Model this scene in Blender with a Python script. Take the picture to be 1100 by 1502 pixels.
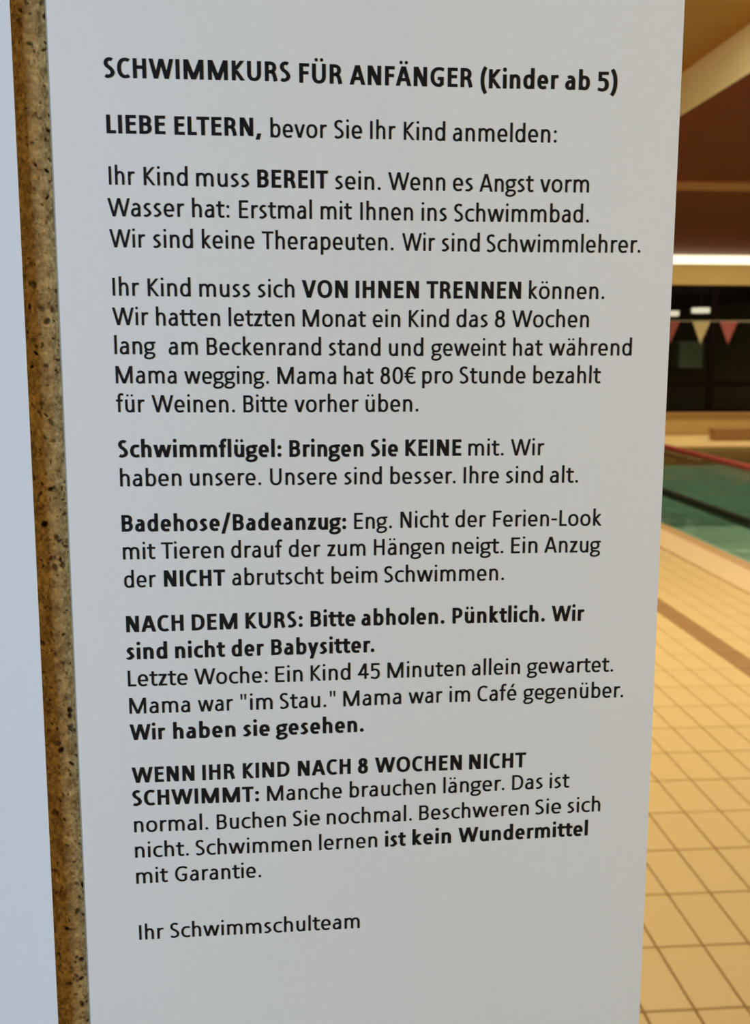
import bpy, math, random
from mathutils import Matrix, Vector, noise
for o in list(bpy.data.objects): bpy.data.objects.remove(o, do_unlink=True)
random.seed(7)
SC = bpy.context.scene
COL = SC.collection

# ================= camera (lens fitted to the photograph, 1100 x 1502) =================
cam_d = bpy.data.cameras.new('camera'); cam = bpy.data.objects.new('camera', cam_d); COL.objects.link(cam)
cam_d.sensor_fit = 'HORIZONTAL'; cam_d.sensor_width = 36.0; cam_d.lens = 36.0*1515/1100
cam_d.clip_start = .02; cam_d.clip_end = 80
cam.matrix_world = Matrix(((0.996947, 0.010002, -0.07744, 0), (-0.078062, 0.150412, -0.985537, 0), (0.001791, 0.988573, 0.150733, 1.45), (0, 0, 0, 1)))
cam_d.dof.use_dof = True; cam_d.dof.focus_distance = .44; cam_d.dof.aperture_fstop = 26
SC.camera = cam

# ================= world, lamps, exposure =================
wd = bpy.data.worlds.new('world'); SC.world = wd; wd.use_nodes = True
wd.node_tree.nodes['Background'].inputs[0].default_value = (.9, .95, 1, 1)
wd.node_tree.nodes['Background'].inputs[1].default_value = .05
def area(name, loc, target, sx, sy, power, col):
    L = bpy.data.lights.new(name, 'AREA'); L.shape = 'RECTANGLE'; L.size = sx; L.size_y = sy; L.energy = power; L.color = col
    o = bpy.data.objects.new(name, L); COL.objects.link(o); o.location = loc
    o.rotation_euler = (Vector(target)-Vector(loc)).to_track_quat('-Z', 'Y').to_euler(); return o
COOL, WARM = (.72, .89, 1.0), (1.0, .82, .55)
area('daylight_window_light', (-1.75, -.55, 1.72), (-.05, .43, 1.38), 1.0, 1.4, 52, (.50, .73, 1.0))      # daylight from the glazed entrance on the left
area('warm_fill_light', (1.05, -.15, 1.62), (.10, .43, 1.40), .35, .35, 5.9, (1.0, .75, .33))   # added warm fill, no lamp of the hall; tints the sheet's right side
area('deck_lamp_light', (.5, 5.0, 3.44), (.6, 5.0, 0), 2.0, 5.0, 176, WARM)             # ceiling lamps of the hall
area('pool_lamp_light', (7.6, 8.5, 3.15), (7.6, 8.5, 0), 3.6, 7.0, 540, WARM)
area('far_deck_lamp_light', (7.5, 16.9, 3.15), (7.5, 17.4, 0), 8.0, .6, 150, WARM)
area('strip_lamp_light', (8.9, 18.38, 3.12), (8.9, 17.4, 3.20), 12.0, .12, 42, (1.0, .86, .62))        # the luminous strip on the far wall
SC.view_settings.view_transform = 'Standard'; SC.view_settings.look = 'None'
SC.view_settings.gamma = 1.0; SC.view_settings.use_curve_mapping = False
SC.view_settings.exposure = 0.0

# ================= helpers =================
def srgb(r, g, b):
    f = lambda c: (c/255/12.92) if c/255 <= .04045 else ((c/255+.055)/1.055)**2.4
    return (f(r), f(g), f(b), 1)
def mat(name, rgb, rough=.5, spec=.5, noise_amt=0, noise_scale=20, bump=0, bump_scale=60, emit=None, estr=0, metal=0):
    m = bpy.data.materials.new(name); m.use_nodes = True; nt = m.node_tree; b = nt.nodes['Principled BSDF']
    c = srgb(*rgb); b.inputs['Base Color'].default_value = c; b.inputs['Roughness'].default_value = rough
    b.inputs['Specular IOR Level'].default_value = spec; b.inputs['Metallic'].default_value = metal
    tc = nt.nodes.new('ShaderNodeTexCoord')
    if noise_amt:
        n = nt.nodes.new('ShaderNodeTexNoise'); n.inputs['Scale'].default_value = noise_scale; n.inputs['Detail'].default_value = 4
        nt.links.new(tc.outputs['Object'], n.inputs['Vector'])
        mx = nt.nodes.new('ShaderNodeMix'); mx.data_type = 'RGBA'
        mx.inputs[6].default_value = tuple(max(0, v*(1-noise_amt)) for v in c[:3])+(1,); mx.inputs[7].default_value = tuple(min(1, v*(1+noise_amt)) for v in c[:3])+(1,)
        nt.links.new(n.outputs['Fac'], mx.inputs[0]); nt.links.new(mx.outputs[2], b.inputs['Base Color'])
    if bump:
        n = nt.nodes.new('ShaderNodeTexNoise'); n.inputs['Scale'].default_value = bump_scale; n.inputs['Detail'].default_value = 5
        nt.links.new(tc.outputs['Object'], n.inputs['Vector'])
        bp = nt.nodes.new('ShaderNodeBump'); bp.inputs['Strength'].default_value = bump; bp.inputs['Distance'].default_value = .01
        nt.links.new(n.outputs['Fac'], bp.inputs['Height']); nt.links.new(bp.outputs[0], b.inputs['Normal'])
    if emit: b.inputs['Emission Color'].default_value = srgb(*emit); b.inputs['Emission Strength'].default_value = estr
    return m
def wood(name, a, c, rough=.45, axis=(1.2, 18, 18)):
    m = mat(name, a, rough); nt = m.node_tree; b = nt.nodes['Principled BSDF']
    tc = nt.nodes.new('ShaderNodeTexCoord'); mp = nt.nodes.new('ShaderNodeMapping'); mp.inputs['Scale'].default_value = axis
    n = nt.nodes.new('ShaderNodeTexNoise'); n.inputs['Scale'].default_value = 2.2; n.inputs['Detail'].default_value = 6; n.inputs['Distortion'].default_value = .6
    r = nt.nodes.new('ShaderNodeValToRGB'); r.color_ramp.elements[0].color = srgb(*a); r.color_ramp.elements[1].color = srgb(*c)
    r.color_ramp.elements[0].position = .35; r.color_ramp.elements[1].position = .65
    nt.links.new(tc.outputs['Object'], mp.inputs[0]); nt.links.new(mp.outputs[0], n.inputs[0]); nt.links.new(n.outputs['Fac'], r.inputs[0]); nt.links.new(r.outputs[0], b.inputs['Base Color'])
    return m
class MB:
    def __init__(s): s.v = []; s.f = []
    def box(s, x0, x1, y0, y1, z0, z1):
        n = len(s.v); s.v += [(x0,y0,z0),(x1,y0,z0),(x1,y1,z0),(x0,y1,z0),(x0,y0,z1),(x1,y0,z1),(x1,y1,z1),(x0,y1,z1)]
        s.f += [tuple(n+i for i in q) for q in ((0,3,2,1),(4,5,6,7),(0,1,5,4),(1,2,6,5),(2,3,7,6),(3,0,4,7))]; return s
    def tile(s, x0, x1, y0, y1, z0, z1, c):            # pillow-edged tile: top, four chamfers, four sides
        n = len(s.v)
        s.v += [(x0,y0,z0),(x1,y0,z0),(x1,y1,z0),(x0,y1,z0),(x0,y0,z1-c),(x1,y0,z1-c),(x1,y1,z1-c),(x0,y1,z1-c),(x0+c,y0+c,z1),(x1-c,y0+c,z1),(x1-c,y1-c,z1),(x0+c,y1-c,z1)]
        s.f += [tuple(n+i for i in q) for q in ((8,9,10,11),(4,5,9,8),(5,6,10,9),(6,7,11,10),(7,4,8,11),(0,1,5,4),(1,2,6,5),(2,3,7,6),(3,0,4,7),(0,3,2,1))]; return s
    def cyl(s, c, ax, r, L, n=16, r2=None, cap=True):  # along axis 0/1/2 starting at c
        r2 = r if r2 is None else r2; b = len(s.v); a1, a2 = [(1,2),(2,0),(0,1)][ax]
        for k, rr_ in ((0, r), (1, r2)):
            for i in range(n):
                p = list(c); p[ax] += L*k; p[a1] += rr_*math.cos(2*math.pi*i/n); p[a2] += rr_*math.sin(2*math.pi*i/n); s.v.append(tuple(p))
        for i in range(n): j = (i+1) % n; s.f.append((b+i, b+j, b+n+j, b+n+i))
        if cap: s.f.append(tuple(b+n-1-i for i in range(n))); s.f.append(tuple(b+n+i for i in range(n)))
        return s
    def mesh(s, name, m, smooth=False):
        me = bpy.data.meshes.new(name); me.from_pydata(s.v, [], s.f); me.materials.append(m); me.validate()
        if smooth: me.polygons.foreach_set('use_smooth', [True]*len(me.polygons))
        me.update(); return me
    def build(s, name, m, parent=None, bevel=0, **k):
        o = bpy.data.objects.new(name, s.mesh(name, m, k.get('smooth', False))); COL.objects.link(o)
        if parent: o.parent = parent
        if bevel:
            b = o.modifiers.new('bevel', 'BEVEL'); b.width = bevel; b.segments = 2
        return o
def tag(o, label=None, cat=None, group=None, kind=None):
    for k, v in (('label', label), ('category', cat), ('group', group), ('kind', kind)):
        if v: o[k] = v
    return o
def empty(name, loc=(0, 0, 0), rz=0):
    o = bpy.data.objects.new(name, None); COL.objects.link(o); o.location = loc; o.rotation_euler = (0, 0, rz); o.empty_display_size = .1; return o

# ================= materials =================
M_FLOOR = mat('floor_tile_ceramic', (232, 208, 146), .38, .4, .06, 1.7, .05, 90)
M_FLOOR_B = mat('drain_tile_ceramic', (168, 132, 84), .5, .3, .08, 3)
M_GROUT = mat('grout', (166, 132, 82), .9, .2)
M_KERB = mat('kerb_ceramic', (244, 220, 170), .4, .4, .05, 3)
M_GUTTER = mat('gutter_ceramic', (196, 158, 98), .5, .4, .08, 4)
M_POOLT = mat('pool_tile', (206, 232, 222), .4, .4, .06, 2)
M_STRIPE = mat('lane_stripe_tile', (8, 34, 26), .5)
M_WALL = mat('painted_plaster', (214, 184, 128), .85, .2, .04, 2, .1, 80)
M_WALLTAN = mat('tan_wall_tile', (178, 150, 90), .6, .3, .08, 2)
M_SOFFIT = wood('red_brown_soffit_board', (104, 35, 0), (120, 45, 0), .5)
_p = M_SOFFIT.node_tree.nodes['Principled BSDF']; _p.inputs['Specular IOR Level'].default_value = .14; _p.inputs['Specular Tint'].default_value = (1, .5, .15, 1)
M_CEIL = wood('brown_ceiling_board', (156, 112, 44), (168, 122, 50), .6)
M_BEAM = wood('glulam_timber', (248, 246, 206), (252, 250, 214), .6, (18, 1.2, 18))
M_FRAME = mat('dark_window_frame', (16, 8, 7), .8, .05)
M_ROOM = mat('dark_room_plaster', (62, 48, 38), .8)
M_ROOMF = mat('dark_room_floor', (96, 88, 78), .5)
M_STRIP = mat('strip_lamp_diffuser', (255, 255, 245), .5, emit=(255, 246, 214), estr=1.1)
M_REFL_GLOW = mat('reflection_glow', (255, 250, 240), .5, emit=(255, 236, 214), estr=1.1)
M_METAL = mat('brushed_metal', (150, 140, 125), .35, metal=1)
M_PRINT = mat('black_toner', (16, 17, 20), .55, .3)

def paper_mat(name, rgb):
    m = mat(name, rgb, .62, .25, .018, 9, .02, 260); return m
M_PAPER = paper_mat('white_paper', (233, 233, 231))
M_PAPER2 = paper_mat('white_paper_second', (230, 232, 235))
def glassy(name, tint, gl_rough, ior=1.45):
    m = bpy.data.materials.new(name); m.use_nodes = True; nt = m.node_tree; nt.nodes.clear()
    out = nt.nodes.new('ShaderNodeOutputMaterial'); t = nt.nodes.new('ShaderNodeBsdfTransparent'); g = nt.nodes.new('ShaderNodeBsdfGlossy'); f = nt.nodes.new('ShaderNodeFresnel'); mx = nt.nodes.new('ShaderNodeMixShader')
    t.inputs[0].default_value = tint; g.inputs['Roughness'].default_value = gl_rough; f.inputs[0].default_value = ior
    for a, b in ((f.outputs[0], mx.inputs[0]), (t.outputs[0], mx.inputs[1]), (g.outputs[0], mx.inputs[2]), (mx.outputs[0], out.inputs[0])): nt.links.new(a, b)
    return m, nt, g, f
M_GLASS, *_ = glassy('window_glass', (.86, .90, .86, 1), .02)
M_LAMINATE = mat('laminating_film', (160, 162, 160), .4)
M_WATER, wnt, wg, wf = glassy('pool_water', (.78, .92, .84, 1), .06, 1.33)
_n = wnt.nodes.new('ShaderNodeTexNoise'); _n.inputs['Scale'].default_value = 2.6; _n.inputs['Detail'].default_value = 3
_tc = wnt.nodes.new('ShaderNodeTexCoord'); wnt.links.new(_tc.outputs['Object'], _n.inputs['Vector'])
_b = wnt.nodes.new('ShaderNodeBump'); _b.inputs['Strength'].default_value = .35; _b.inputs['Distance'].default_value = .05
wnt.links.new(_n.outputs['Fac'], _b.inputs['Height']); wnt.links.new(_b.outputs[0], wg.inputs['Normal']); wnt.links.new(_b.outputs[0], wf.inputs['Normal'])

# ================= structure: floor, pool basin, walls, ceiling =================
XW, XE, YS, YN = -4.0, 15.0, -5.0, 18.45          # inner faces of the hall
PX0, PX1, PY0, PY1 = 3.32, 14.0, 1.0, 16.09       # pool edges
ZU, ZS, XF = 3.506, 3.208, 2.877                  # upper ceiling, lower soffit, step between them
fl = MB()
fl.box(XW, 2.77, YS, YN, -.30, -.008).box(2.77, XE, YS, PY0, -.30, -.008).box(2.77, XE, PY1, YN, -.30, -.008).box(PX1, XE, PY0, PY1, -.30, -.008).box(2.77, 3.067, PY0, PY1, -.30, -.010)
floor = tag(fl.build('floor', M_GROUT), 'warm beige tiled pool deck floor with brown joints', kind='structure')
TX, TY, X0, Y0 = .118, .2465, .884, 2.305
near = []; rest = MB()
proto = MB().tile(-TX/2+.003, TX/2-.003, -TY/2+.003, TY/2-.003, -.012, 0, .0015).mesh('floor_tile', M_FLOOR)
protoB = MB().tile(-TX/2+.003, TX/2-.003, -TY/2+.003, TY/2-.003, -.012, -.001, .0015).mesh('floor_tile', M_FLOOR_B)
cand = []
for i in range(-41, 17):
    for j in range(-29, 65):
        x = X0+(i+.5)*TX; y = Y0+(j+.5)*TY
        if x > 2.83 or y > YN-.12: continue
        brown = (i == 10)
        ratio = x/y if y > 1 else 9
        if y > 1.9 and .335 < ratio < .56 and y < 9: cand.append((y, x, brown))
        elif brown: cand.append((99+y, x, brown))
        else: rest.tile(x-TX/2+.003, x+TX/2-.003, y-TY/2+.003, y+TY/2-.003, -.012, 0, .0015)
cand.sort()
for k, (y, x, brown) in enumerate(cand[:300]):
    if y > 90: break
    o = bpy.data.objects.new('floor_tile', protoB if brown else proto); COL.objects.link(o); o.parent = floor
    o.location = (x, y, random.uniform(-.0004, .0004)); near.append(o)
    if brown: o['label'] = 'darker brown tile in the line along the pool deck'
rb = MB()
for (y, x, brown) in cand[len(near):]:
    yy = y-99 if y > 90 else y
    (rb if brown else rest).tile(x-TX/2+.003, x+TX/2-.003, yy-TY/2+.003, yy+TY/2-.003, -.012, -.001 if brown else 0, .0015)
for i in range(0, 100):                            # far deck beyond the water
    for j in range(0, 9):
        x = 2.83+(i+.5)*TX; y = PY1+.05+(j+.5)*TY
        if x < XE: rest.tile(x-TX/2+.003, x+TX/2-.003, y-TY/2+.003, y+TY/2-.003, -.012, 0, .0015)
tag(rest.build('distant_floor_tiles', M_FLOOR, floor), kind='stuff')
tag(rb.build('distant_drain_tiles', M_FLOOR_B, floor), kind='stuff')

kerb = tag(empty('trim_1'), 'pale kerb stones along the pool side', kind='structure')
ks = MB().tile(2.774, 3.065, 0, .496, -.02, .012, .006).mesh('kerb_stone', M_KERB)
y = PY0
while y < PY1-.2:
    o = bpy.data.objects.new('kerb_stone', ks); COL.objects.link(o); o.parent = kerb; o.location = (0, y, 0); y += .5
g = MB(); g.v = [(3.067, PY0, .0), (PX0, PY0, -.055), (PX0, PY1, -.055), (3.067, PY1, .0), (3.067, PY0, -.25), (PX0, PY0, -.25), (PX0, PY1, -.25), (3.067, PY1, -.25)]
g.f = [(0,1,2,3),(4,7,6,5),(0,4,5,1),(1,5,6,2),(2,6,7,3),(3,7,4,0)]
tag(g.build('trim_2', M_GUTTER), 'sloping tan overflow gutter between kerb and water', kind='structure')
b = MB()
ZB = -1.25
b.box(PX0, PX1, PY0, PY1, ZB-.1, ZB).box(PX0-.1, PX0, PY0, PY1, ZB, -.056).box(PX1, PX1+.0999, PY0, PY1, ZB, -.30).box(PX0, PX1, PY0-.1, PY0, ZB, -.30).box(PX0, PX1, PY1, PY1+.1, ZB, -.30)
basin = tag(b.build('pool_basin', M_POOLT), 'pool basin with pale green-blue tile lining under the water', kind='structure')
st = MB()
for x in (6.95, 9.35, 11.75): st.box(x, x+.36, PY0+1, PY1-1, ZB, ZB+.004)
st.build('lane_stripe', M_STRIPE, basin)
w = MB(); NX, NY = 40, 56
for j in range(NY+1):
    for i in range(NX+1):
        x = PX0+(PX1-PX0)*i/NX; yy = PY0+(PY1-PY0)*j/NY
        w.v.append((x, yy, -.045+.006*noise.noise(Vector((x*1.3, yy*1.3, 0)))))
for j in range(NY):
    for i in range(NX):
        a = j*(NX+1)+i; w.f.append((a, a+1, a+NX+2, a+NX+1))
tag(w.build('pool_water', M_WATER, smooth=True), 'green rippled pool water behind the tiled deck', 'water', kind='stuff')

tag(MB().box(XW-.2, XW, YS-.2, YN+.2, -.3, ZU+.2).build('wall_left', M_WALL), kind='structure')
tag(MB().box(XE, XE+.2, YS-.2, YN+.2, -.3, ZU+.2).build('wall_right', M_WALL), kind='structure')
tag(MB().box(XW, XE, YS-.2, YS, -.3, ZU+.2).build('wall_front', M_WALL), kind='structure')
wb = MB(); WX0, WX1, WZ0, WZ1 = 2.6, 14.2, .412, 2.695
wb.box(XW, WX0, YN, YN+.2, -.3, ZU+.2).box(WX1, XE, YN, YN+.2, -.3, ZU+.2).box(WX0, WX1, YN, YN+.2, -.3, WZ0).box(WX0, WX1, YN, YN+.2, WZ1, ZU+.2)
tag(wb.build('wall_back', M_WALLTAN), 'tan wall below and above the dark windows at the far end', kind='structure')
tag(MB().box(XW, XF, YS, YN, ZU, ZU+.15).build('ceiling', M_CEIL), 'upper brown timber ceiling', kind='structure')
sf = tag(MB().box(XF+.008, XE, YS, YN, ZS, ZS+.35).build('trim_3', M_SOFFIT), 'lower red-brown timber ceiling over the pool', kind='structure')
bm = tag(MB().box(XF, XF+.008, YS, YN, ZS, ZU+.12).build('ceiling_beam', M_BEAM), 'long pale timber beam running along the step in the ceiling', 'beam')
for yy in (10.56, 4.6, 7.6, 13.6):
    if yy in (10.56,): tag(MB().box(XF+.008, XE, yy, yy+.50, ZS-.03, ZS).build('trim_4', wood('cross_batten_timber', (178, 104, 58), (190, 114, 64), .8)), 'slim brown batten across the low ceiling', kind='structure')

# window wall at the far end
win = tag(empty('window_1', (0, 0, 0)), 'dark glazing along the far wall', kind='structure')
fr = MB().box(WX0, WX1, YN-.01, YN+.09, WZ1-.05, WZ1+.0).box(WX0, WX1, YN-.01, YN+.09, WZ0, WZ0+.06).box(WX0, WX0+.08, YN-.01, YN+.09, WZ0, WZ1).box(WX1-.08, WX1, YN-.01, YN+.09, WZ0, WZ1)
fr.build('window_frame', M_FRAME, win)
mx_ = [5.75, 7.54, 9.30, 11.05, 12.8, 3.95]
for x in mx_: MB().box(x, x+.11, YN, YN+.08, WZ0+.06, WZ1-.05).build('mullion', M_FRAME, win)
xs = sorted([WX0+.08]+mx_+[WX1-.08])
for i in range(len(xs)-1):
    a = xs[i]+(.11 if i else 0); c = xs[i+1]
    MB().box(a, c, YN+.01, YN+.06, .88, .98).build('transom', M_FRAME, win)
    MB().box(a, c, YN+.03, YN+.038, .98, WZ1-.05).build('pane', M_GLASS, win)
    MB().box(a, c, YN+.03, YN+.038, WZ0+.06, .88).build('pane', M_GLASS, win)
tag(MB().box(WX0, WX1, YN-.06, YN-.012, WZ0-.03, WZ0+.004).build('trim_5', M_GROUT), 'thin sill under the dark glazing', kind='structure')
# dark room behind the glass
rm = MB(); a, c, y0, y1 = WX0-.3, WX1+.3, YN+.22, 23.4
rm.box(a, c, y1, y1+.1, 0, 3).box(a-.1, a, y0, y1, 0, 3).box(c, c+.1, y0, y1, 0, 3).box(a, c, y0, y1, 2.75, 2.85)
tag(rm.build('wall_5', M_ROOM), 'dark room beyond the glazing', kind='structure')
tag(MB().box(a, c, y0, y1, -.1, 0).build('floor_2', M_ROOMF), kind='structure')
def drum(x, y, z, label):  # glowing drum added behind the pane in place of a lamp reflected in it
    t = tag(empty('lamp_reflection', (x, y, z)), label, 'lamp', 'glowing drums standing in for lamp reflections')
    MB().cyl((0, 0, -.05), 2, .20, .10, 24).build('diffuser', M_REFL_GLOW, t)
    MB().cyl((0, 0, .05), 2, .21, .02, 24).build('rim', M_METAL, t)
    MB().cyl((0, 0, .07), 2, .012, 2.75-z-.07, 8).build('stem', M_METAL, t)
drum(8.76, 22, 2.40, 'glowing drum behind the glass standing in for a lamp reflection, right one above the cream pennant')
drum(8.06, 22, 2.33, 'glowing drum behind the glass standing in for a lamp reflection, left one above the red pennant')
t = tag(empty('wall_cabinet', (8.98, 23.18, 1.16)), 'grey-green cabinet hung on the wall of the dark room behind the glass', 'cabinet')
MC = mat('grey_green_enamel', (160, 172, 148), .5)
MB().box(-.30, .26, -.2, .215, 0, .60).build('body', MC, t)
MB().box(-.29, -.03, -.222, -.202, .01, .59).build('door', MC, t); MB().box(-.01, .25, -.222, -.202, .01, .59).build('door', MC, t)

# luminous strip along the top of the far wall
t = tag(empty('strip_lamp', (0, YN-.06, 3.13)), 'long white luminous strip along the top of the far wall', 'lamp')
for x in [2.9+2.4*i for i in range(5)]:
    MB().box(x, x+2.398, -.06, .0, -.075, .074).build('diffuser', M_STRIP, t)
MB().box(2.9, 14.9, .001, .055, -.078, .076).build('housing', M_METAL, t)

# bunting over the pool
t = tag(empty('pennant_line', (0, 12.5, 0)), 'white cord stretched over the pool carrying the pennants', 'cord')
MCORD = mat('cord', (150, 140, 120), .8)
MB().cyl((3.25, 0, 1.862), 0, .006, 11.0, 8).build('cord', MCORD, t)
for x in (3.2, 14.25): 
    MB().cyl((x, 0, -.0), 2, .022, 1.92, 12).build('post', M_METAL, t)
    MB().cyl((x, 0, -.008), 2, .07, .03, 16).build('post_base', M_METAL, t)
MRED, MCREAM = mat('red_nylon', (130, 50, 42), .7), mat('cream_nylon', (164, 144, 100), .6)
px = 4.60; k = 0
while px < 13.9:
    f = MB(); wv = .112; d = .004
    f.v = [(-wv, -d, 0), (wv, -d, 0), (0, -d, -.27), (-wv, d, 0), (wv, d, 0), (0, d, -.27)]; f.f = [(0,2,1),(3,4,5),(0,1,4,3),(1,2,5,4),(2,0,3,5)]
    red = k % 2 == 0
    o = f.build('pennant', MRED if red else MCREAM); o.location = (px, 12.5, 1.856)
    tag(o, {0:'red triangular pennant beside the right edge of the notice, over the pool', 1:'cream triangular pennant right of the red one, over the pool', 2:'red triangular pennant right of the cream one, at the picture edge'}.get(k, 'triangular pennant on the cord over the pool, out of view'), 'pennant', 'pennants over the pool')
    px += .385 if k == 0 else .345; k += 1
    if k == 3: break

# floating lane ropes
for lx, col, lab in ((5.84, (186, 70, 50), 'red floating lane rope along the pool, the farther one'), (3.91, (16, 34, 20), 'dark green floating lane rope nearest the pool edge')):
    t = tag(empty('lane_rope', (lx, 0, .012)), lab, 'rope')
    MB().cyl((0, PY0, 0), 1, .012, PY1-PY0, 8).build('cable', MCORD, t)
    fd = MB(); y = PY0+.1
    while y < PY1-.15: fd.cyl((0, y, 0), 1, .048, .055, 10); fd.cyl((0, y+.055, 0), 1, .03, .025, 8); y += .08
    tag(fd.build('float_disc', mat('float_plastic', col, .5), t), kind='stuff')

# low bench on the far deck
t = tag(empty('bench', (7.58, 17.25, 0)), 'low brown bench on the far pool deck at the right picture edge', 'bench')
MBN = wood('bench_timber', (150, 110, 60), (164, 122, 68))
for i in range(3): MB().box(-.42, 1.0, -.17+i*.115, -.065+i*.115, .17, .20).build('slat', MBN, t)
for x in (-.40, .94): MB().box(x, x+.04, -.15, .15, 0, .17).build('leg', MBN, t)
MB().box(-.36, .94, -.12, -.10, .01, .17).build('front_board', MBN, t)

# ================= lettering =================
# ---- hand-built humanist sans lettering: every glyph is a list of convex quads / strips in em units ----
from math import cos, sin, pi, sqrt, radians
ADV_R = dict(zip('ABCDEFGHIKLMNOPRSTUVWZ', [.579,.544,.533,.615,.488,.459,.631,.623,.252,.520,.420,.855,.646,.662,.517,.543,.459,.487,.642,.567,.890,.468]))
ADV_R.update(zip('abcdefghiklmnoprstuvwyz', [.479,.525,.423,.525,.498,.305,.471,.525,.229,.455,.229,.799,.525,.527,.525,.349,.391,.335,.525,.452,.715,.453,.395]))
ADV_R.update({'0':.507,'4':.507,'5':.507,'8':.507,'€':.507,'.':.252,',':.250,':':.268,'(':.303,')':.303,'-':.306,'/':.386,'"':.401,'ä':.479,'ö':.527,'ü':.525,'é':.498,'Ä':.579,'Ü':.642})
ADV_B = dict(zip('ABCDEFGHIKLMNOPRSTUVWZ', [.606,.561,.529,.630,.488,.459,.637,.631,.267,.547,.423,.874,.659,.676,.532,.563,.473,.495,.653,.591,.906,.478]))
ADV_B.update(zip('abcdefghiklmnoprstuvwyz', [.494,.537,.418,.537,.503,.316,.474,.537,.246,.480,.246,.813,.537,.538,.537,.355,.399,.347,.537,.473,.745,.474,.397]))
ADV_B.update({'0':.507,'4':.507,'5':.507,'8':.507,'€':.507,'.':.267,',':.258,':':.276,'(':.312,')':.312,'-':.306,'/':.430,'"':.430,'ä':.494,'ö':.538,'ü':.537,'é':.503,'Ä':.606,'Ü':.653})
CAP, XH, ASC, DSC = .635, .468, .690, -.178

class Pen:
    """collects the strokes of one glyph; W = stem width, Hh = bar height"""
    def __init__(s, bold):
        s.W = .138 if bold else .096
        s.T = .108 if bold else .079
        s.h, s.k = s.W/2, s.T/2
        s.bold = bold
        s.q = []                                   # list of quads (4 points)
    def rect(s, x0, y0, x1, y1):
        s.q.append([(x0,y0),(x1,y0),(x1,y1),(x0,y1)])
    def stem(s, x, y0, y1):                        # x = centre of the stem
        s.rect(x-s.h, y0, x+s.h, y1)
    def diag(s, x0, y0, x1, y1, f=1.0, w=None):    # slanted stroke cut flat at both ends
        d = (w if w is not None else s.W*1.06*f)/2
        s.q.append([(x0-d,y0),(x0+d,y0),(x1+d,y1),(x1-d,y1)])
    def path(s, pts, f=1.0):                       # smooth stroke, thinner where it runs level
        n = len(pts); L = []; R = []
        for i,(x,y) in enumerate(pts):
            a = pts[max(i-1,0)]; b = pts[min(i+1,n-1)]
            tx, ty = b[0]-a[0], b[1]-a[1]; m = sqrt(tx*tx+ty*ty) or 1
            nx, ny = -ty/m, tx/m
            r = sqrt((s.h*nx)**2+(s.k*ny)**2)*f
            L.append((x+nx*r,y+ny*r)); R.append((x-nx*r,y-ny*r))
        for i in range(n-1):
            s.q.append([R[i],R[i+1],L[i+1],L[i]])
    def disc(s, x, y, r, ry=None):
        ry = ry or r
        P = [(x+r*cos(t*pi/6), y+ry*sin(t*pi/6)) for t in range(12)]
        for i in range(1, 11, 2):
            s.q.append([P[0],P[i],P[i+1],P[(i+2)%12]])

def arc(cx, cy, rx, ry, a0, a1, p=.88, n=None):    # super-elliptic arc, degrees
    n = n or max(4, int(abs(a1-a0)/11))
    out = []
    for i in range(n+1):
        t = radians(a0+(a1-a0)*i/n); c, d = cos(t), sin(t)
        out.append((cx+rx*(1 if c>=0 else -1)*abs(c)**p, cy+ry*(1 if d>=0 else -1)*abs(d)**p))
    return out
def bez(p0, p1, p2, p3, n=8):
    out = []
    for i in range(n+1):
        t = i/n; u = 1-t
        out.append(tuple(u**3*a+3*u*u*t*b+3*u*t*t*c+t**3*d for a,b,c,d in zip(p0,p1,p2,p3)))
    return out
def chain(*ps):
    out = []
    for p in ps:
        for q in p:
            if not out or abs(out[-1][0]-q[0])+abs(out[-1][1]-q[1]) > 1e-4: out.append(q)
    return out
def spline(P, n=6):                                # Catmull-Rom through the points
    Q = [P[0]]+list(P)+[P[-1]]; out = []
    for i in range(1, len(Q)-2):
        for j in range(n):
            t = j/n
            out.append(tuple(.5*((2*b)+(-a+c)*t+(2*a-5*b+4*c-d)*t*t+(-a+3*b-3*c+d)*t**3) for a,b,c,d in zip(Q[i-1],Q[i],Q[i+1],Q[i+2])))
    out.append(P[-1]); return out

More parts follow.
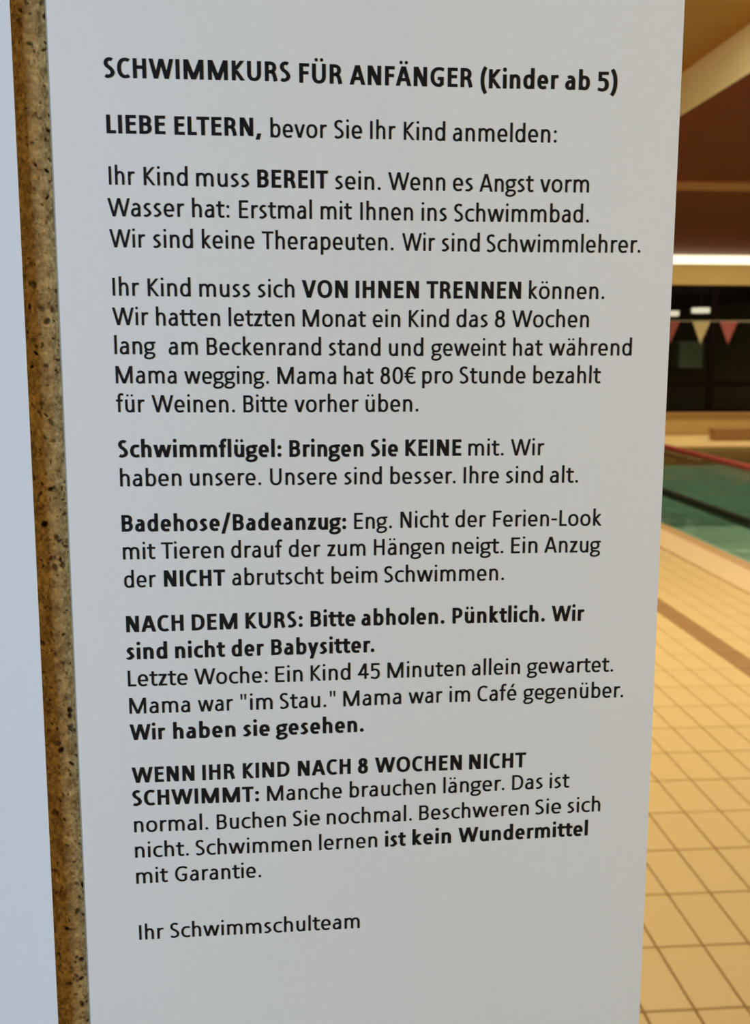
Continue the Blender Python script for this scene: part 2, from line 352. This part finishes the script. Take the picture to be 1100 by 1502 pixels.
def glyph(ch, bold):
    s = Pen(bold); W, T, h, k = s.W, s.T, s.h, s.k
    A = (ADV_B if bold else ADV_R).get(ch, .5)
    X = XH; C = CAP; o = .010                      # o = overshoot
    lb = .068 if bold else .078                    # bearing of a stem
    l, r = lb+h, A-lb+ (0 if bold else .004)-h     # centres of left / right stem
    def rr(e): return A-e-h
    def bowl(cx, cy, rx, ry, p=.88): s.path(arc(cx, cy, rx, ry, 0, 360, p, 32))
    def arch(xl, xr, y1=0, top=X, f=1.0):          # n-arch springing from the stem at xl
        cx = (xl+xr)/2+.012; ry = .17
        s.path(chain([(xl, top-.135)], arc(cx, top-k-ry+o, cx-xl, ry, 155, 90), arc(cx, top-k-ry+o, xr-cx, ry, 90, 0), [(xr, y1+(top-ry-y1)*.5), (xr, y1)]))
    def dots(cx, y):
        rd = .058 if bold else .043; g = .098 if bold else .088
        s.disc(cx-g, y, rd); s.disc(cx+g, y, rd)
    base = {'ä':'a','ö':'o','ü':'u','é':'e','Ä':'A','Ü':'U'}.get(ch)
    if base:
        s.q += glyph(base, bold)
        if ch in 'äöü': dots(A/2+(.004 if ch != 'ä' else -.01), .618)
        elif ch in 'ÄÜ': dots(A/2, .760)
        else: s.diag(A/2-.01, .535, A/2+.075, .690, w=.09)
        return s.q
    if ch == 'A':
        m = A/2; e = .012+h*1.06
        s.diag(e, 0, m-.012, C); s.diag(A-e, 0, m+.012, C); s.rect(m-.15, .150, m+.15, .150+T)
    elif ch == 'B':
        s.stem(l, 0, C); x1 = A-.052-h; y = .335
        s.path(chain([(l, C-k)], arc(x1-.155, (C-k+y)/2, .135, (C-k-y)/2, 90, -90), [(l, y)]))
        s.path(chain([(l, y)], arc(x1-.165, (y+k)/2, .165, (y-k)/2, 90, -90), [(l, k)]))
    elif ch in 'CG':
        x0 = .052+h; ex = A-.045 if ch == 'C' else A-.075
        rx = (ex-x0)*.60; cx = x0+rx; ry = C/2+o-k
        if ch == 'C':
            s.path(chain([(ex-.02, C-.085+ (0 if bold else .01))], arc(cx, C/2, rx, ry, 62, 298), [(ex-.02, .085-(0 if bold else .01))]))
        else:
            xr = A-.085-h
            s.path(chain([(ex-.01, C-.085)], arc(cx, C/2, rx, ry, 62, 270), [(cx+.03, k-o), (xr-.06, k+.005), (xr, k+.045)]))
            s.stem(xr, .055, .325); s.rect(xr-.155, .325-T, xr+h, .325)
    elif ch == 'D':
        s.stem(l, 0, C); x1 = A-.048-h
        s.path(chain([(l, C-k), (l+.1, C-k)], arc(x1-.27, C/2, .27, C/2-k, 90, -90, .82), [(l+.1, k), (l, k)]))
    elif ch in 'EF':
        s.stem(l, 0, C); x1 = A-(.048 if ch == 'E' else .035)
        s.rect(l-h, C-T, x1, C); s.rect(l, .290 if ch == 'E' else .275, x1-.025, (.290 if ch == 'E' else .275)+T)
        if ch == 'E': s.rect(l-h, 0, x1, T)
    elif ch == 'H':
        r = A-lb-.012-h; l = lb+.012+h; s.stem(l, 0, C); s.stem(r, 0, C); s.rect(l, .300, r, .300+T)
    elif ch == 'I':
        s.stem(A/2, 0, C)
    elif ch == 'K':
        s.stem(l, 0, C); d = W*1.12
        s.diag(l+.055, .345, A-.02-h*1.2, C, w=d); s.diag(l+.055, .335, A-.006-h*1.2, 0, w=d)
        s.rect(l, .30, l+.06, .375)
    elif ch == 'L':
        s.stem(l, 0, C); s.rect(l-h, 0, A-.022, T)
    elif ch == 'M':
        l = lb+.012+h; r = A-l; m = A/2; d = W*1.15
        s.stem(l, 0, C); s.stem(r, 0, C)
        s.diag(l+.012, C, m, 0, w=d*1.05); s.diag(r-.012, C, m, 0, w=d*1.05)
    elif ch == 'N':
        l = lb+.012+h; r = A-l; s.stem(l, 0, C); s.stem(r, 0, C); s.diag(l+.012, C, r-.012, 0, w=W*1.3)
    elif ch == 'O':
        bowl(A/2, C/2, A/2-.045-h, C/2+o-k)
    elif ch in 'PR':
        s.stem(l, 0, C); x1 = A-(.042 if ch == 'P' else .085)-h; y = .265 if ch == 'P' else .305
        s.path(chain([(l, C-k), (l+.06, C-k)], arc(x1-.165, (C-k+y)/2, .165, (C-k-y)/2, 90, -90), [(l, y)]))
        if ch == 'R': s.path(chain([(l+.12, y), (l+.18, y-.01)], bez((l+.18, y-.01), (l+.25, y-.03), (l+.27, y-.09), (A-.035-h, 0))))
    elif ch in 'Ss':
        t = C if ch == 'S' else X; x0, x1 = (.045+h, A-.045-h); m = (x0+x1)/2
        b = .072 if ch == 'S' else .058
        P = [(x1-.015, t-b), (m+.07, t-k+o*.4), (m-.01, t-k+o), (x0+.035, t-k-.035), (x0+.008, t*.73), (x0+.05, t*.60), (m+.01, t*.51), (x1-.04, t*.41), (x1, t*.265), (x1-.04, k+.035), (m-.02, k-o), (m-.09, k-o*.4), (x0-.01, b+.005)]
        s.path(spline(P, 5))
    elif ch == 'T':
        s.stem(A/2, 0, C); s.rect(.012, C-T, A-.012, C)
    elif ch == 'U':
        l = lb+.008+h; r = A-l; ry = .20; cx = A/2
        s.path(chain([(l, C), (l, .4)], arc(cx, ry+k-o, cx-l, ry, 180, 360), [(r, .4), (r, C)]))
    elif ch in 'Vv':
        t = C if ch == 'V' else X; e = .012+h*1.06; s.diag(e, t, A/2-.008, 0); s.diag(A-e, t, A/2+.008, 0)
    elif ch in 'Ww':
        t = C if ch == 'W' else X; e = .016+h; q = A*.283; d = W*1.02
        s.diag(e, t, q, 0, w=d); s.diag(A/2-.004, t, q+.008, 0, w=d); s.diag(A/2+.004, t, A-q-.008, 0, w=d); s.diag(A-e, t, A-q, 0, w=d)
    elif ch == 'z':
        s.rect(.04, X-T, A-.035, X); s.rect(.03, 0, A-.03, T); s.diag(.03+h*1.35, T*.6, A-.035-h*1.35, X-T*.6, w=W*1.3)
    elif ch == 'a':
        r = A-.072-h; x0 = .045+h
        s.path(chain([(x0+.03, X-.072)], [(x0+.08, X-.047)], arc(r-.13, X-k-.13+o, .13, .13, 95, 0), [(r, .25), (r, 0)]))
        s.path(chain([(r, .268), (r-.10, .268)], bez((r-.10, .268), (x0+.03, .268), (x0, .21), (x0, .135)), bez((x0, .135), (x0, .05), (x0+.06, k-o), (x0+.12, k-o)), bez((x0+.12, k-o), (r-.09, k-o), (r-.04, .075), (r, .125))))
    elif ch in 'bdp':
        t0, t1 = (DSC, X) if ch == 'p' else (0, ASC)
        st, far = (r, .048+h) if ch == 'd' else (l, A-.048-h)
        s.stem(st, t0, t1); cx = (st+far)/2; bowl(cx, X/2, abs(far-st)/2, X/2+o-k, .84)
    elif ch == 'c':
        x0 = .045+h; ex = A-.035; rx = (ex-x0)*.66; cx = x0+rx
        s.path(chain([(ex-.018, X-.065)], arc(cx, X/2, rx, X/2+o-k, 65, 295), [(ex-.018, .065)]))
    elif ch == 'e':
        x0 = .045+h; x1 = A-.045-h; cx = (x0+x1)/2; y = .222
        s.path(chain(arc(cx, X/2, (x1-x0)/2, X/2+o-k, -2, 270), [(cx+.06, k-o*.6), (x1-.005, .058)]))
        s.rect(x0, y-k*.9, x1+h*.9, y+k*.9)
    elif ch == 'f':
        x = .105+h*.6
        s.path(chain([(x, 0), (x, .45)], arc(x+.10, ASC-k-.105+o, .10, .105, 180, 80), [(A-.0, ASC-k-.012)])); s.rect(.012, X-T, A-.03, X)
    elif ch == 'g':
        cx = .212+ (.004 if bold else 0); ry = .150; cy = X-ry+o-.0; rx = .155 if not bold else .150
        s.path(arc(cx, cy-k+.01, rx, ry-k+.02, 0, 360, .92, 28), .93)
        s.rect(cx+.04, X-T*.9, A-.006, X)
        s.path(chain(bez((cx-.09, .195), (cx-.155, .15), (cx-.15, .075), (cx-.045, .060)), bez((cx-.045, .060), (cx+.03, .055), (cx+.1, .06), (cx+.14, .045)),
               bez((cx+.14, .045), (cx+.215, .01), (cx+.205, -.055), (cx+.15, -.10)), bez((cx+.15, -.10), (cx+.07, -.16), (cx-.09, -.158), (cx-.15, -.11)),
               bez((cx-.15, -.11), (cx-.20, -.06), (cx-.14, .01), (cx-.06, .05))), .9)
    elif ch in 'hn':
        s.stem(l, 0, ASC if ch == 'h' else X); arch(l, r)
    elif ch == 'i':
        s.stem(A/2, 0, X); s.disc(A/2, .622, .072 if bold else .050)
    elif ch == 'k':
        s.stem(l, 0, ASC); s.diag(l+.045, .262, A-.030-h*1.2, X, w=W*1.2); s.diag(l+.045, .265, A-.004-h*1.25, 0, w=W*1.2); s.rect(l, .225, l+.05, .295)
    elif ch == 'l':
        s.stem(A/2, 0, ASC)
    elif ch == 'm':
        m = A/2+.002; s.stem(l, 0, X); arch(l, m); arch(m, r)
    elif ch == 'o':
        bowl(A/2, X/2, A/2-.042-h, X/2+o-k)
    elif ch == 'r':
        s.stem(l, 0, X); s.path(chain([(l, X-.15)], bez((l, X-.15), (l+.05, X-.05), (l+.10, X-k+.004), (l+.155, X-k+.005)), [(A-.008, X-k-.006)]))
    elif ch == 't':
        x = .108+h*.7
        s.path(chain([(x, X+.115), (x, .2)], arc(x+.10, k+.105-o, .10, .105, 180, 262), [(A-.012, k+.008)])); s.rect(.012, X-T, A-.004, X)
    elif ch == 'u':
        cx = (l+r)/2-.012; ry = .17
        s.stem(r, 0, X); s.path(chain([(l, X), (l, .3)], arc(cx, ry+k-o, cx-l, ry, 180, 270), arc(cx, ry+k-o, r-cx, ry, 270, 335), [(r, .135)]))
    elif ch == 'y':
        e = .012+h*1.06; s.diag(e, X, A/2-.004, 0); s.diag(A-e, X, A/2-.075, DSC, w=W*1.06)
    elif ch == '0':
        bowl(A/2, C/2-.004, A/2-.042-h, C/2+o-k-.003)
    elif ch == '4':
        x = A-.115-h; s.stem(x, 0, C-.008); s.rect(.02, .145, A-.022, .145+T); s.diag(.03+h*1.1, .18, x-h*.3, C-.008, w=W*1.15)
    elif ch == '5':
        x0 = .085+h; s.rect(x0-h, C-.008-T, A-.07, C-.008); s.rect(x0-h, .31, x0+h*.75, C-.02)
        s.path(chain([(x0-h*.1, .355)], [(x0+.08, .372)], arc(A-.055-h-.165, .195, .165, .178, 92, -92), [(.055+.02, .052)]))
    elif ch == '8':
        bowl(A/2, .472, A/2-.085-h, .163-k+.002); bowl(A/2, .180, A/2-.060-h, .190-k+.005)
    elif ch == '€':
        s.path(chain([(A-.045, C-.075)], arc(.33, C/2, .205, C/2+o-k, 65, 295), [(A-.045, .075)])); s.rect(.02, .355, A-.12, .355+T*.8); s.rect(.02, .235, A-.14, .235+T*.8)
    elif ch in '.:':
        rd = .078 if bold else .056
        s.disc(A/2, rd, rd)
        if ch == ':': s.disc(A/2, X-rd-.02, rd)
    elif ch == ',':
        s.diag(A/2-.045, -.118, A/2+.02, .10, w=W*1.05)
    elif ch == '(':
        s.path(bez((A-.05, .70), (.05+h*.6, .50), (.05+h*.6, .03), (A-.05, -.165), 12))
    elif ch == ')':
        s.path(bez((.05, .70), (A-.05-h*.6, .50), (A-.05-h*.6, .03), (.05, -.165), 12))
    elif ch == '-':
        s.rect(.035, .228, A-.035, .228+T)
    elif ch == '/':
        s.diag(.02+h, -.115, A-.02-h, .70, w=W*1.0)
    elif ch == '"':
        for x in (.125, A-.125): s.q.append([(x-.024, .42), (x+.024, .42), (x+.040, .655), (x-.040, .655)])
    return s.q

def word_quads(word, bold, u0, u1, v0, v1, em):
    """quads of one word on the sheet: u to the right, v down, metres; fitted between u0 and u1"""
    adv = ADV_B if bold else ADV_R
    q = []; x = 0
    prev = ''
    for ch in word:
        g = glyph(ch, bold)
        kern = {'We':-.02,'Wo':-.02,'Wa':-.025,'Wi':-.01,'Wu':-.01,'Ti':-.03,'Th':0,'LT':-.03,'r.':-.04,'To':-.03}.get(prev+ch, 0)
        x += kern
        q += [[(a+x, b) for a, b in p] for p in g]; x += adv[ch]; prev = ch
    xs = [a for p in q for a, b in p]; x0, x1 = min(xs), max(xs)
    out = []
    for p in q:
        o2 = []
        for a, b in p:
            t = (a-x0)/(x1-x0)
            o2.append((u0+(u1-u0)*t, v0+(v1-v0)*t-b*em))
        out.append(o2)
    return out

# words of each line: weight, word, left, right, baseline at left and right (mm on the sheet)
LINES = [
    [('B','SCHWIMMKURS',20.9,93.4,13.5,13.0), ('B','FÜR',97.0,114.1,13.3,13.3), ('B','ANFÄNGER',117.1,167.1,13.4,13.1), ('B','(Kinder',170.4,202.8,13.3,12.8), ('B','ab',205.6,215.9,12.9,12.8), ('B','5)',219.2,227.5,12.9,12.7)],
    [('B','LIEBE',21.1,43.9,34.3,34.2), ('B','ELTERN,',47.5,81.6,34.3,34.1), ('R','bevor',85.3,107.9,34.4,34.2), ('R','Sie',110.9,122.1,34.2,34.1), ('R','Ihr',125.4,135.7,34.1,34.0), ('R','Kind',139.1,156.1,34.1,34.1), ('R','anmelden:',159.3,202.6,34.1,33.8)],
    [('R','Ihr',21.3,31.4,53.8,53.8), ('R','Kind',34.9,52.1,53.8,53.8), ('R','muss',55.5,76.5,53.9,53.8), ('B','BEREIT',79.8,108.2,53.9,53.8), ('R','sein.',111.1,129.7,53.9,54.0), ('R','Wenn',132.8,156.4,53.9,53.7), ('R','es',159.6,167.9,53.7,53.7), ('R','Angst',170.7,193.4,53.8,53.6), ('R','vorm',196.2,217.0,53.6,53.4)],
    [('R','Wasser',20.4,50.5,66.0,65.8), ('R','hat:',53.6,68.4,65.9,65.9), ('R','Erstmal',72.3,101.6,66.0,65.8), ('R','mit',105.2,117.9,65.9,65.8), ('R','Ihnen',121.4,143.1,65.9,65.8), ('R','ins',146.7,157.2,65.8,65.8), ('R','Schwimmbad.',160.3,217.4,65.9,65.5)],
    [('R','Wir',20.7,34.7,78.0,78.0), ('R','sind',37.8,53.6,78.0,78.0), ('R','keine',57.2,78.2,78.0,78.0), ('R','Therapeuten.',81.3,135.1,78.0,77.9), ('R','Wir',138.7,152.4,77.9,77.8), ('R','sind',155.2,171.2,77.9,77.9), ('R','Schwimmlehrer.',174.2,240.1,78.0,77.6)],
    [('R','Ihr',21.2,31.7,97.0,97.0), ('R','Kind',35.1,52.2,97.1,97.1), ('R','muss',55.7,76.2,97.2,97.2), ('R','sich',79.3,94.2,97.2,97.2), ('B','VON',97.3,116.2,97.2,97.2), ('B','IHNEN',119.5,145.9,97.2,97.1), ('B','TRENNEN',149.1,189.3,97.1,97.0), ('R','können.',192.6,225.2,97.0,96.9)],
    [('R','Wir',20.7,35.0,108.7,108.7), ('R','hatten',38.1,63.8,108.8,108.9), ('R','letzten',67.3,94.1,108.9,108.9), ('R','Monat',97.5,123.7,109.0,109.0), ('R','ein',126.6,138.1,109.0,109.0), ('R','Kind',141.7,158.6,109.0,108.9), ('R','das',161.9,175.2,108.9,108.8), ('R','8',178.3,182.6,108.8,108.8), ('R','Wochen',185.6,218.9,108.8,108.7)],
    [('R','lang',21.1,37.5,120.3,120.4), ('R','am',42.8,54.5,120.5,120.5), ('R','Beckenrand',58.2,105.0,120.6,120.7), ('R','stand',108.2,129.8,120.7,120.8), ('R','und',133.4,147.9,120.8,120.8), ('R','geweint',151.3,183.3,120.8,120.7), ('R','hat',186.4,199.1,120.7,120.6), ('R','während',201.9,238.1,120.6,120.5)],
    [('R','Mama',21.2,45.6,132.1,132.2), ('R','wegging.',48.8,83.3,132.3,132.4), ('R','Mama',86.9,111.2,132.4,132.5), ('R','hat',114.5,126.9,132.5,132.5), ('R','80€',129.9,144.8,132.4,132.4), ('R','pro',147.6,160.6,132.3,132.3), ('R','Stunde',163.6,192.0,132.3,132.3), ('R','bezahlt',195.4,224.9,132.3,132.3)],
    [('R','für',21.0,32.4,143.8,143.9), ('R','Weinen.',35.3,69.1,143.9,144.1), ('R','Bitte',72.7,90.7,144.1,144.1), ('R','vorher',93.8,120.6,144.1,144.1), ('R','üben.',123.6,146.0,144.1,144.1)],
    [('B','Schwimmflügel:',21.2,88.1,162.4,162.8), ('B','Bringen',91.5,122.6,162.8,162.9), ('B','Sie',125.8,137.4,162.9,163.0), ('B','KEINE',140.6,164.7,162.9,163.0), ('R','mit.',167.8,183.2,163.0,163.1), ('R','Wir',186.3,201.0,163.1,163.1)],
    [('R','haben',21.5,46.5,174.5,174.5), ('R','unsere.',50.1,79.5,174.5,174.6), ('R','Unsere',83.3,111.3,174.6,174.7), ('R','sind',114.5,130.5,174.7,174.8), ('R','besser.',134.2,162.4,174.8,174.9), ('R','Ihre',165.9,181.3,174.9,175.0), ('R','sind',184.4,200.7,175.0,175.1), ('R','alt.',203.9,216.4,175.1,175.2)],
    [('B','Badehose/Badeanzug:',21.5,115.2,193.5,194.0), ('R','Eng.',118.7,134.9,194.0,193.9), ('R','Nicht',138.6,159.6,193.8,193.9), ('R','der',162.6,175.9,193.9,194.0), ('R','Ferien-Look',179.2,227.6,194.0,194.3)],
    [('R','mit',21.6,34.9,205.3,205.3), ('R','Tieren',37.4,63.3,205.3,205.4), ('R','drauf',66.5,88.1,205.4,205.6), ('R','der',90.8,104.2,205.5,205.6), ('R','zum',107.2,123.5,205.6,205.6), ('R','Hängen',127.2,157.7,205.5,205.6), ('R','neigt.',161.4,183.9,205.6,205.8), ('R','Ein',187.4,199.1,205.9,205.9), ('R','Anzug',202.2,227.5,205.9,206.2)],
    [('R','der',21.7,34.8,217.4,217.3), ('B','NICHT',38.1,63.7,217.3,217.4), ('R','abrutscht',66.7,105.5,217.3,217.5), ('R','beim',108.9,128.6,217.5,217.5), ('R','Schwimmen.',131.7,184.4,217.5,217.8)],
    [('B','NACH',21.8,45.8,236.7,236.6), ('B','DEM',49.3,68.5,236.6,236.4), ('B','KURS:',72.0,96.3,236.4,236.3), ('B','Bitte',99.8,119.1,236.3,236.4), ('B','abholen.',121.8,158.2,236.4,236.6), ('B','Pünktlich.',161.8,203.2,236.6,236.9), ('B','Wir',206.3,221.1,236.9,237.0)],
    [('B','sind',21.5,38.6,248.6,248.6), ('B','nicht',42.0,63.0,248.6,248.5), ('B','der',65.9,79.6,248.5,248.4), ('B','Babysitter.',82.8,127.4,248.4,248.4)],
    [('R','Letzte',21.8,46.9,260.5,260.5), ('R','Woche:',49.8,81.0,260.5,260.5), ('R','Ein',84.4,96.1,260.5,260.5), ('R','Kind',99.6,116.9,260.5,260.4), ('R','45',120.2,129.8,260.3,260.3), ('R','Minuten',133.2,167.7,260.3,260.4), ('R','allein',170.8,192.5,260.4,260.5), ('R','gewartet.',195.7,235.2,260.5,260.8)],
    [('R','Mama',22.0,47.6,272.7,272.7), ('R','war',51.0,66.0,272.7,272.6), ('R','"im',69.2,83.0,272.6,272.6), ('R','Stau."',86.2,110.3,272.6,272.5), ('R','Mama',113.8,139.3,272.5,272.3), ('R','war',142.6,157.7,272.3,272.3), ('R','im',160.9,170.1,272.3,272.4), ('R','Café',173.5,191.1,272.4,272.5), ('R','gegenüber.',194.3,240.3,272.5,272.9)],
    [('B','Wir',21.8,36.8,284.5,284.6), ('B','haben',40.2,66.8,284.6,284.5), ('B','sie',70.1,81.6,284.5,284.6), ('B','gesehen.',84.3,122.7,284.5,284.4)],
    [('B','WENN',22.0,48.8,304.0,303.9), ('B','IHR',52.2,66.2,303.9,303.8), ('B','KIND',69.7,90.0,303.8,303.7), ('B','NACH',93.6,116.9,303.7,303.6), ('B','8',120.2,124.6,303.6,303.6), ('B','WOCHEN',127.8,166.9,303.6,304.0), ('B','NICHT',170.1,196.2,304.0,304.1)],
    [('B','SCHWIMMT:',21.9,76.5,314.5,314.7), ('R','Manche',80.1,113.0,314.7,314.7), ('R','brauchen',116.5,155.0,314.7,314.7), ('R','länger.',158.6,186.5,314.7,314.6), ('R','Das',190.1,204.2,314.7,314.6), ('R','ist',207.5,216.6,314.7,314.7)],
    [('R','normal.',22.2,54.1,326.8,326.9), ('R','Buchen',57.9,88.1,327.0,327.0), ('R','Sie',91.3,103.2,327.0,326.9), ('R','nochmal.',106.3,144.4,326.9,327.0), ('R','Beschweren',147.8,198.1,327.0,326.9), ('R','Sie',201.1,213.1,326.9,326.9), ('R','sich',216.1,231.5,326.9,326.8)],
    [('R','nicht.',22.2,45.4,338.7,338.7), ('R','Schwimmen',48.5,99.3,338.7,338.9), ('R','lernen',102.8,128.8,338.9,338.8), ('B','ist',132.4,141.7,338.8,338.8), ('B','kein',144.8,162.4,338.7,338.6), ('B','Wundermittel',165.8,226.0,338.6,338.3)],
    [('R','mit',22.3,36.0,350.9,350.7), ('R','Garantie.',39.2,76.9,350.7,350.5)],
    [('R','Ihr',22.7,33.4,377.7,377.6), ('R','Schwimmschulteam',36.4,120.9,377.5,377.5)],
]

# ================= pillar with cork board and the printed notices =================
O = Vector((-0.093458, 0.431249, 1.570253)); YAW = .0267976
root_m = Matrix.Translation(O) @ Matrix.Rotation(YAW, 4, 'Z')      # local: x right along the sheet, -y towards the viewer, z up
def place(o): o.matrix_world = root_m @ o.matrix_world; return o
pil = MB().box(-.27, .246, .022, .34, -1.5703+.0, ZU-1.5703)
tag(place(pil.build('pillar', M_WALL)), 'square plastered pillar carrying the cork board', kind='structure')

def cork_mat():
    m = bpy.data.materials.new('cork'); m.use_nodes = True; nt = m.node_tree; b = nt.nodes['Principled BSDF']; L = nt.links
    b.inputs['Roughness'].default_value = .85; b.inputs['Specular IOR Level'].default_value = .25
    tc = nt.nodes.new('ShaderNodeTexCoord')
    v = nt.nodes.new('ShaderNodeTexVoronoi'); v.inputs['Scale'].default_value = 620; L.new(tc.outputs['Object'], v.inputs['Vector'])
    r = nt.nodes.new('ShaderNodeValToRGB'); e = r.color_ramp.elements; e[0].color = srgb(128, 98, 52); e[1].color = srgb(208, 172, 110)
    sep = nt.nodes.new('ShaderNodeSeparateColor'); L.new(v.outputs['Color'], sep.inputs[0]); L.new(sep.outputs[0], r.inputs[0])
    n = nt.nodes.new('ShaderNodeTexNoise'); n.inputs['Scale'].default_value = 260; n.inputs['Detail'].default_value = 8; n.inputs['Roughness'].default_value = .7; L.new(tc.outputs['Object'], n.inputs['Vector'])
    r2 = nt.nodes.new('ShaderNodeValToRGB'); e = r2.color_ramp.elements; e[0].color = srgb(122, 90, 46); e[1].color = srgb(214, 176, 110); e[0].position = .38; e[1].position = .62
    L.new(n.outputs['Fac'], r2.inputs[0])
    mx = nt.nodes.new('ShaderNodeMix'); mx.data_type = 'RGBA'; mx.inputs[0].default_value = .62; L.new(r.outputs[0], mx.inputs[6]); L.new(r2.outputs[0], mx.inputs[7])
    at = nt.nodes.new('ShaderNodeAttribute'); at.attribute_name = 'bark'
    m2 = nt.nodes.new('ShaderNodeMix'); m2.data_type = 'RGBA'; m2.inputs[7].default_value = srgb(44, 28, 18)
    L.new(at.outputs['Fac'], m2.inputs[0]); L.new(mx.outputs[2], m2.inputs[6]); L.new(m2.outputs[2], b.inputs['Base Color'])
    bp = nt.nodes.new('ShaderNodeBump'); bp.inputs['Strength'].default_value = .5; bp.inputs['Distance'].default_value = .0006
    L.new(v.outputs['Distance'], bp.inputs['Height']); L.new(bp.outputs[0], b.inputs['Normal'])
    return m
M_CORK = cork_mat()
board = tag(place(empty('cork_board')), 'tan granular cork board behind the swimming notice', 'board')
# face in three strips: plain left, dense relief where it is seen, plain right
FV0, FV1 = .10, -.60
MB().box(-.26, -.0262, .0020, .022, FV1, FV0).build('cork_panel', M_CORK, board)
MB().box(.0102, .250, .0020, .022, FV1, FV0).build('cork_panel', M_CORK, board)
U0, U1, V0, V1 = -.026, .010, .04, -.46
NU, NV = 72, 1000
du, dv = (U1-U0)/NU, (V1-V0)/NV
H = [[0.0]*(NU+1) for _ in range(NV+1)]; B = [[0.0]*(NU+1) for _ in range(NV+1)]
for j in range(NV+1):
    z = V0+dv*j
    for i in range(NU+1):
        x = U0+du*i
        H[j][i] = .00035*noise.noise(Vector((x*300, z*300, 1)))+.00025*noise.noise(Vector((x*90, z*90, 5)))
rc = random.Random(11)
for _ in range(1000):
    cx, cz = rc.uniform(U0, U1), rc.uniform(V1, V0); a = rc.uniform(0, 3.14); big = rc.random() < .22
    r1 = rc.uniform(.0009, .0015) if big else rc.uniform(.0004, .0009); r2 = r1*rc.uniform(.35, .8); ca, sa = math.cos(a), math.sin(a); dk = rc.uniform(.5, 1) if big else rc.uniform(.2, .75)
    for j in range(max(0, int((cz+.003-V0)/dv)), min(NV, int((cz-.003-V0)/dv)+1)+1):
        for i in range(max(0, int((cx-.003-U0)/du)), min(NU, int((cx+.003-U0)/du)+1)+1):
            x = U0+du*i-cx; z = V0+dv*j-cz; d = ((x*ca+z*sa)/r1)**2+((-x*sa+z*ca)/r2)**2
            if d < 1.6:
                t = max(0, 1-d/1.6); B[j][i] = max(B[j][i], dk*min(1, t*2)); H[j][i] -= .0008*dk*t
me = bpy.data.meshes.new('cork_grain')
me.from_pydata([(U0+du*i, .0020-H[j][i], V0+dv*j) for j in range(NV+1) for i in range(NU+1)], [], [(j*(NU+1)+i, (j+1)*(NU+1)+i, (j+1)*(NU+1)+i+1, j*(NU+1)+i+1) for j in range(NV) for i in range(NU)])
at = me.attributes.new('bark', 'FLOAT', 'POINT'); at.data.foreach_set('value', [B[j][i] for j in range(NV+1) for i in range(NU+1)])
me.materials.append(M_CORK); o = bpy.data.objects.new('cork_grain', me); COL.objects.link(o); o.parent = board
MB().box(-.0262, .0102, .0040, .022, FV1, FV0).build('cork_backing', M_CORK, board)

def sheet_y(x, z):                                  # gentle waviness of a hanging sheet
    return -.0004*math.sin(x*23+.6+z*4)-.0003*math.sin(z*19+x*7)
def make_sheet(name, m, x0, x1, z1, z0, fn, th=.0003, nx=24, nz=48):
    b = MB()
    for side in (0, 1):
        for j in range(nz+1):
            for i in range(nx+1):
                x = x0+(x1-x0)*i/nx; z = z0+(z1-z0)*j/nz; b.v.append((x, fn(x, z)+side*th, z))
    S = (nx+1)*(nz+1)
    for j in range(nz):
        for i in range(nx):
            a = j*(nx+1)+i; q = (a, a+1, a+nx+2, a+nx+1); b.f += [q, tuple(S+k for k in reversed(q))]
    ring = [i for i in range(nx+1)]+[(nx+1)*j+nx for j in range(1, nz+1)]+[nz*(nx+1)+i for i in range(nx-1, -1, -1)]+[(nx+1)*j for j in range(nz-1, 0, -1)]
    for a, c in zip(ring, ring[1:]+ring[:1]): b.f.append((a, S+a, S+c, c))
    return b.build(name, m, smooth=False)
notice = tag(place(empty('printed_notice')), 'tall white notice with German swimming course text fixed on the cork board', 'notice')
base = make_sheet('sheet', M_PAPER, 0, .2546, .06, -.47, sheet_y); base.parent = notice
for x0, x1 in ((-.0005, 0.00002),):
    o = make_sheet('laminate_edge', M_LAMINATE, x0, x1, .0605, -.4705, lambda x, z: sheet_y(x, z)-.00002, .0003, 1, 48); o.parent = notice

EM = .0111
for k, L in enumerate(LINES):
    q = []
    em = EM*(1.055 if k == 0 else 1.0)
    for (st_, w_, u0, u1, v0, v1) in L: q += word_quads(w_, st_ == 'B', u0/1e3, u1/1e3, v0/1e3, v1/1e3, em)
    b = MB()
    for p in q:
        a2 = sum(p[i][0]*p[(i+1) % 4][1]-p[(i+1) % 4][0]*p[i][1] for i in range(4))
        if a2 > 0: p = p[::-1]
        n = len(b.v); b.v += [(u, sheet_y(u, -v)-.00012, -v) for u, v in p]; b.f.append((n, n+1, n+2, n+3))
    b.build('text_line', M_PRINT, notice)

def sheet2_y(x, z):
    t = max(0, (x+.075)/.062)
    return -.0006-.0012*t*t*(.6+1.2*min(1, max(0, -z/.4)))
s2 = make_sheet('blank_sheet', M_PAPER2, -.222, -.0134, .055, -.47, sheet2_y, .0003)
tag(place(s2), 'blank white sheet edge left of the text notice, curling off the board', 'paper')
